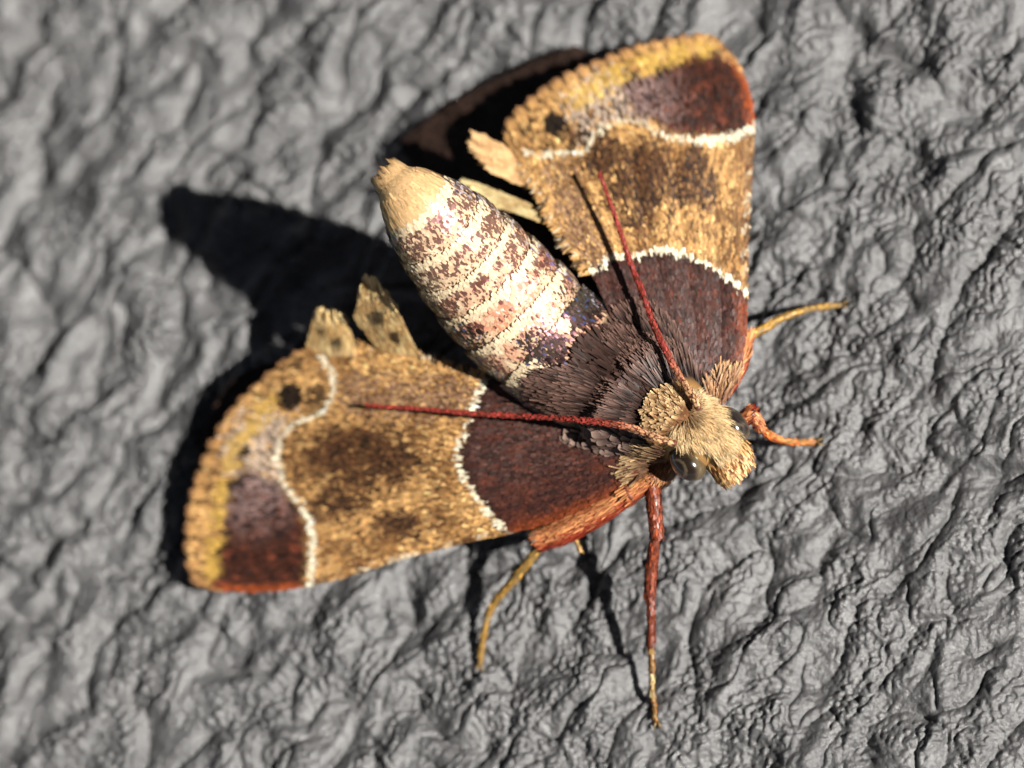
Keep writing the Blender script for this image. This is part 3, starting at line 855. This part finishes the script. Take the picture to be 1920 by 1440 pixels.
# ----------------------------------------------------------------- legs
def leg(secs, label, furs):
    """secs: name, [(px, py, h, width)], material; first one is the leg itself, the others its sub-parts; h None = on the stone"""
    root = None
    for idx, (nm, pts, mat, furk) in enumerate(secs):
        a = []
        for x, y, h, w in pts:
            if h is None:
                h = 0.0
                for _ in range(6):
                    b = P(x, y, h); h = float(ground_h(b[0], b[1])) + .03
            else: h *= HS
            a.append(list(P(x, y, h)) + [w * K * .5])
        a = np.array(a); n = 26 * (len(a) - 1)
        if len(a) == 2: a = np.array([a[0], (a[0] + a[1]) / 2, a[1]])
        w = spline(a, n)
        w[:, 2] = np.maximum(w[:, 2], ground_h(w[:, 0], w[:, 1]) + w[:, 3] * .85)
        x = np.linspace(0, 1, n)
        r = w[:, 3] * (1 + .10 * np.exp(-((x - .96) / .05) ** 2) - .10 * np.exp(-(x / .05) ** 2))
        V, tg, s, u = tube(w[:, :3], r, 16); v, f = capped(V)
        o = mesh_np(nm, v, f, M[mat], moth if root is None else root)
        if root is None: root = o; o['label'] = label
        if furk:
            N, c0, c1, L, Wd, lift = furk
            xr = rng.random(N); i = (xr * (n - 1)).astype(int); an = rng.random(N) * 2 * math.pi
            nn = s[i] * np.cos(an)[:, None] + u[i] * np.sin(an)[:, None]
            fr = np.exp(rng.normal(0, .25, (N, 1)))
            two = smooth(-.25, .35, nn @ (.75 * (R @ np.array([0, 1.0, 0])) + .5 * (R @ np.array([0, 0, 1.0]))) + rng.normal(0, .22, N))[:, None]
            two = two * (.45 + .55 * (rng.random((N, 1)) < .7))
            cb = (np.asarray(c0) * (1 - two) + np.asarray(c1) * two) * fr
            scales('leg_scales', w[i, :3] + nn * r[i][:, None] * 1.01, tg[i] + rng.normal(0, .10, (N, 3)), nn, rng.uniform(*L, N), rng.uniform(*Wd, N), rng.uniform(*lift, N), cb, M['fur'], root,
                   tip=np.clip(cb * 1.25, 0, .9), curl=.1, roll=rng.normal(0, .2, N), notch=.3)
    e = a[-1, :3]; b = to_px(e[None])[0]; dv = to_px(a[-2:-1, :3])[0] - b; dv = -dv / np.linalg.norm(dv)
    e = w[-1, :3]; b = to_px(e[None])[0]
    for sg in (-1, 1):
        d2 = dv + sg * .6 * np.array([-dv[1], dv[0]])
        q = np.array([b, b + d2 * 7, b + d2 * 11 + dv * 4])
        pts_ = P(q[:, 0], q[:, 1], e[2] + np.array([.02, .09, .02]))
        w = spline(np.c_[pts_, [.035, .028, .008]], 14); v, f = capped(tube(w[:, :3], w[:, 3], 8)[0])
        mesh_np('claw', v, f, M['chitin'], root)
    return root


RF, OF, TF = alb(140, 46, 28), alb(214, 144, 92), alb(200, 150, 90)
FR1, FR2 = alb(104, 40, 22), alb(146, 70, 42)
short = ((.10, .18), (.03, .055), (.05, .28))
# lower foreleg, straight down to the stone
leg([('leg', [(1262, 832, 1.5, 74), (1240, 875, 1.55, 58), (1224, 900, 1.65, 34)], 'redchitin', (900, alb(90, 56, 36), alb(170, 120, 80), (.2, .34), (.02, .04), (.04, .25))),
     ('femur', [(1222, 885, 1.75, 24), (1226, 940, 1.66, 27), (1232, 1010, 1.5, 24)], 'redchitin', (500, FR1, FR2, *short)),
     ('tibia', [(1228, 1012, 1.49, 19), (1222, 1062, 1.2, 21), (1218, 1116, .93, 20)], 'redchitin', (450, FR1, FR2, *short)),
     ('tarsus', [(1219, 1112, .94, 15), (1221, 1160, .76, 15), (1221, 1208, .57, 14)], 'redchitin', (220, FR1 * .8, FR2 * .8, *short)),
     ('tarsus', [(1221, 1206, .58, 11), (1222, 1235, .46, 11), (1223, 1262, .34, 10)], 'redchitin', (80, alb(90, 50, 30), alb(170, 130, 70), *short)),
     ('tarsus', [(1223, 1260, .34, 10), (1223, 1280, .27, 10), (1224, 1302, .18, 9)], 'chitin', (50, alb(120, 70, 50), alb(210, 190, 130), *short)),
     ('tarsus', [(1224, 1300, .18, 9), (1227, 1325, .09, 9), (1231, 1352, None, 7)], 'chitin', (50, alb(90, 50, 20), alb(180, 120, 60), *short))],
    'red-brown straight foreleg below the lower wing', None)
# lower midleg: furry tibia along the wing's front edge, olive tarsus
leg([('leg', [(1232, 893, 1.75, 30), (1180, 925, 1.65, 40)], 'redchitin', (800, alb(150, 70, 40), OF, (.2, .34), (.02, .04), (.02, .2))),
     ('tibia', [(1190, 920, 1.65, 34), (1130, 956, 1.45, 44), (1070, 988, 1.25, 46), (1022, 1008, 1.1, 36)], 'redchitin', (3200, RF, OF, (.22, .42), (.022, .04), (.09, .24))),
     ('spur', [(1062, 985, 1.1, 10), (1078, 1012, 1.0, 10), (1088, 1032, .9, 5)], 'chitin', (40, alb(160, 120, 50), alb(210, 160, 80), *short)),
     ('tarsus', [(1030, 1002, 1.1, 19), (992, 1052, .85, 17), (960, 1092, .62, 16)], 'chitin', (120, alb(150, 110, 40), alb(196, 150, 70), *short)),
     ('tarsus', [(961, 1090, .62, 15), (935, 1120, .47, 14), (915, 1152, .33, 14)], 'chitin', (80, alb(150, 110, 40), alb(196, 150, 70), *short)),
     ('tarsus', [(916, 1150, .33, 12), (906, 1195, .17, 12), (900, 1246, None, 9)], 'chitin', (80, alb(150, 110, 40), alb(196, 150, 70), *short))],
    'midleg with furry red and orange tibia and thin olive foot', None)
# upper midleg
leg([('leg', [(1352, 742, 1.6, 34), (1378, 690, 1.5, 40), (1392, 640, 1.3, 34)], 'redchitin', (800, RF, OF, (.25, .42), (.03, .06), (.02, .16))),
     ('tarsus', [(1385, 640, 1.2, 17), (1425, 620, 1.0, 16), (1462, 598, .75, 15)], 'chitin', (120, alb(150, 110, 40), alb(196, 150, 70), *short)),
     ('tarsus', [(1460, 599, .76, 13), (1515, 580, .42, 12), (1578, 572, None, 9)], 'chitin', (100, alb(150, 110, 40), alb(196, 150, 70), *short))],
    'midleg with red fur at the upper wing base and thin olive foot', None)
# upper foreleg
leg([('leg', [(1345, 800, 1.6, 24), (1385, 790, 1.75, 28), (1408, 774, 1.85, 26)], 'redchitin', (400, RF, OF, (.14, .24), (.03, .06), (.02, .16))),
     ('tibia', [(1406, 774, 1.85, 22), (1418, 788, 1.7, 22), (1424, 802, 1.55, 16)], 'redchitin', (250, alb(150, 80, 50), alb(222, 150, 100), *short)),
     ('tarsus', [(1420, 797, 1.55, 15), (1436, 812, 1.25, 15), (1450, 820, 1.0, 14)], 'redchitin', (150, alb(180, 90, 40), alb(222, 140, 80), *short)),
     ('tarsus', [(1448, 819, 1.02, 12), (1470, 827, .75, 12), (1490, 829, .5, 11)], 'chitin', (90, alb(170, 90, 40), alb(216, 140, 80), *short)),
     ('tarsus', [(1488, 829, .5, 10), (1510, 830, .25, 10), (1530, 829, None, 8)], 'chitin', (80, alb(150, 90, 40), alb(200, 130, 70), *short))],
    'short orange foreleg beside the eye', None)

# ----------------------------------------------------------------- ragged folds of wing at the rear corners
def flap(owner, base, costa, outer, inner, heights, c0, c1, dark):
    w = Wing(base, costa, outer, inner, heights)
    o, _, _ = w.membrane('wing_flap', M['flap'], .02, owner)
    a, b, q = w.sample((5, 4.5)); p, d, n = w.frame(a, b); N = len(p)
    c = paint(np.tile(c0, (N, 1)), smooth(-.3, .4, fbm(q[:, 0] / 25, q[:, 1] / 25, 2, 18)), c1) * np.exp(rng.normal(0, .14, (N, 1)))
    for x, y, rr in dark: c = paint(c, smooth(rr, rr * .5, np.hypot(q[:, 0] - x, q[:, 1] - y)) * .9, DB)
    nf = 260; b2 = rng.random(nf); p2, d2, n2 = w.frame(np.full(nf, .99), b2)
    c2 = np.tile(c1, (nf, 1)) * np.exp(rng.normal(0, .16, (nf, 1)))
    P_, D_, N_, C_ = np.vstack([p, p2]), np.vstack([d, norm(d2 + rng.normal(0, .12, (nf, 3)))]), np.vstack([n, n2]), np.vstack([c, c2])
    Ls = np.r_[rng.uniform(.18, .26, N), rng.uniform(.12, .34, nf) * (.7 + .5 * np.sin(b2 * 19) ** 2)]
    F = w.pos(np.array([.5]), np.array([.5]))
    k_ = len(P_)
    scales('flap_scales', P_ + N_ * .006, D_, N_, Ls, rng.uniform(.05, .08, k_), rng.uniform(.0, .1, k_), C_, M['wing'], owner, roll=rng.normal(0, .08, k_), notch=.2)


F1, F2 = alb(222, 178, 116), alb(252, 220, 156)
flap(fwl, [(668, 668), (630, 668), (585, 668)], [(668, 668), (664, 640), (652, 608)], [(652, 608), (618, 603), (588, 598)], [(585, 668), (578, 640), (588, 598)],
     [(668, 668, 1.6), (585, 668, 1.35), (652, 608, 1.8), (588, 598, 1.55), (620, 640, 1.7)], F1, F2, [(632, 652, 17), (604, 632, 9)])
flap(fwl, [(790, 672), (750, 668), (715, 664)], [(790, 672), (768, 630), (748, 586)], [(748, 586), (712, 548), (690, 532), (672, 562)], [(715, 664), (690, 630), (668, 600), (672, 562)],
     [(790, 672, 1.8), (715, 664, 1.65), (748, 586, 2.65), (690, 532, 2.75), (672, 562, 2.5), (735, 625, 2.2)], F1, F2, [(712, 606, 19), (745, 640, 14)])
flap(fwr, [(1010, 345), (985, 330), (968, 300)], [(1010, 345), (975, 345), (938, 330)], [(938, 330), (906, 295), (899, 268), (914, 258)], [(968, 300), (945, 275), (914, 258)],
     [(1010, 345, 1.9), (968, 300, 1.75), (938, 330, 2.0), (900, 270, 1.9), (940, 290, 2.05)], alb(206, 158, 108), alb(240, 196, 140), [])
flap(fwr, [(1020, 420), (1012, 400), (1000, 385)], [(1020, 420), (985, 405), (945, 392)], [(945, 392), (915, 370), (880, 340)], [(1000, 385), (955, 368), (925, 355), (880, 340)],
     [(1020, 420, 2.0), (1000, 385, 1.95), (945, 392, 2.1), (880, 340, 2.0)], alb(190, 160, 110), alb(226, 206, 150), [])

# focus on the head and the thorax
fp = P(1180, 700, 3.0 * HS)
cd.dof.focus_distance = float(np.dot(CAM - fp, zc_cam := R @ np.array([0, 0, 1.0]))) * U
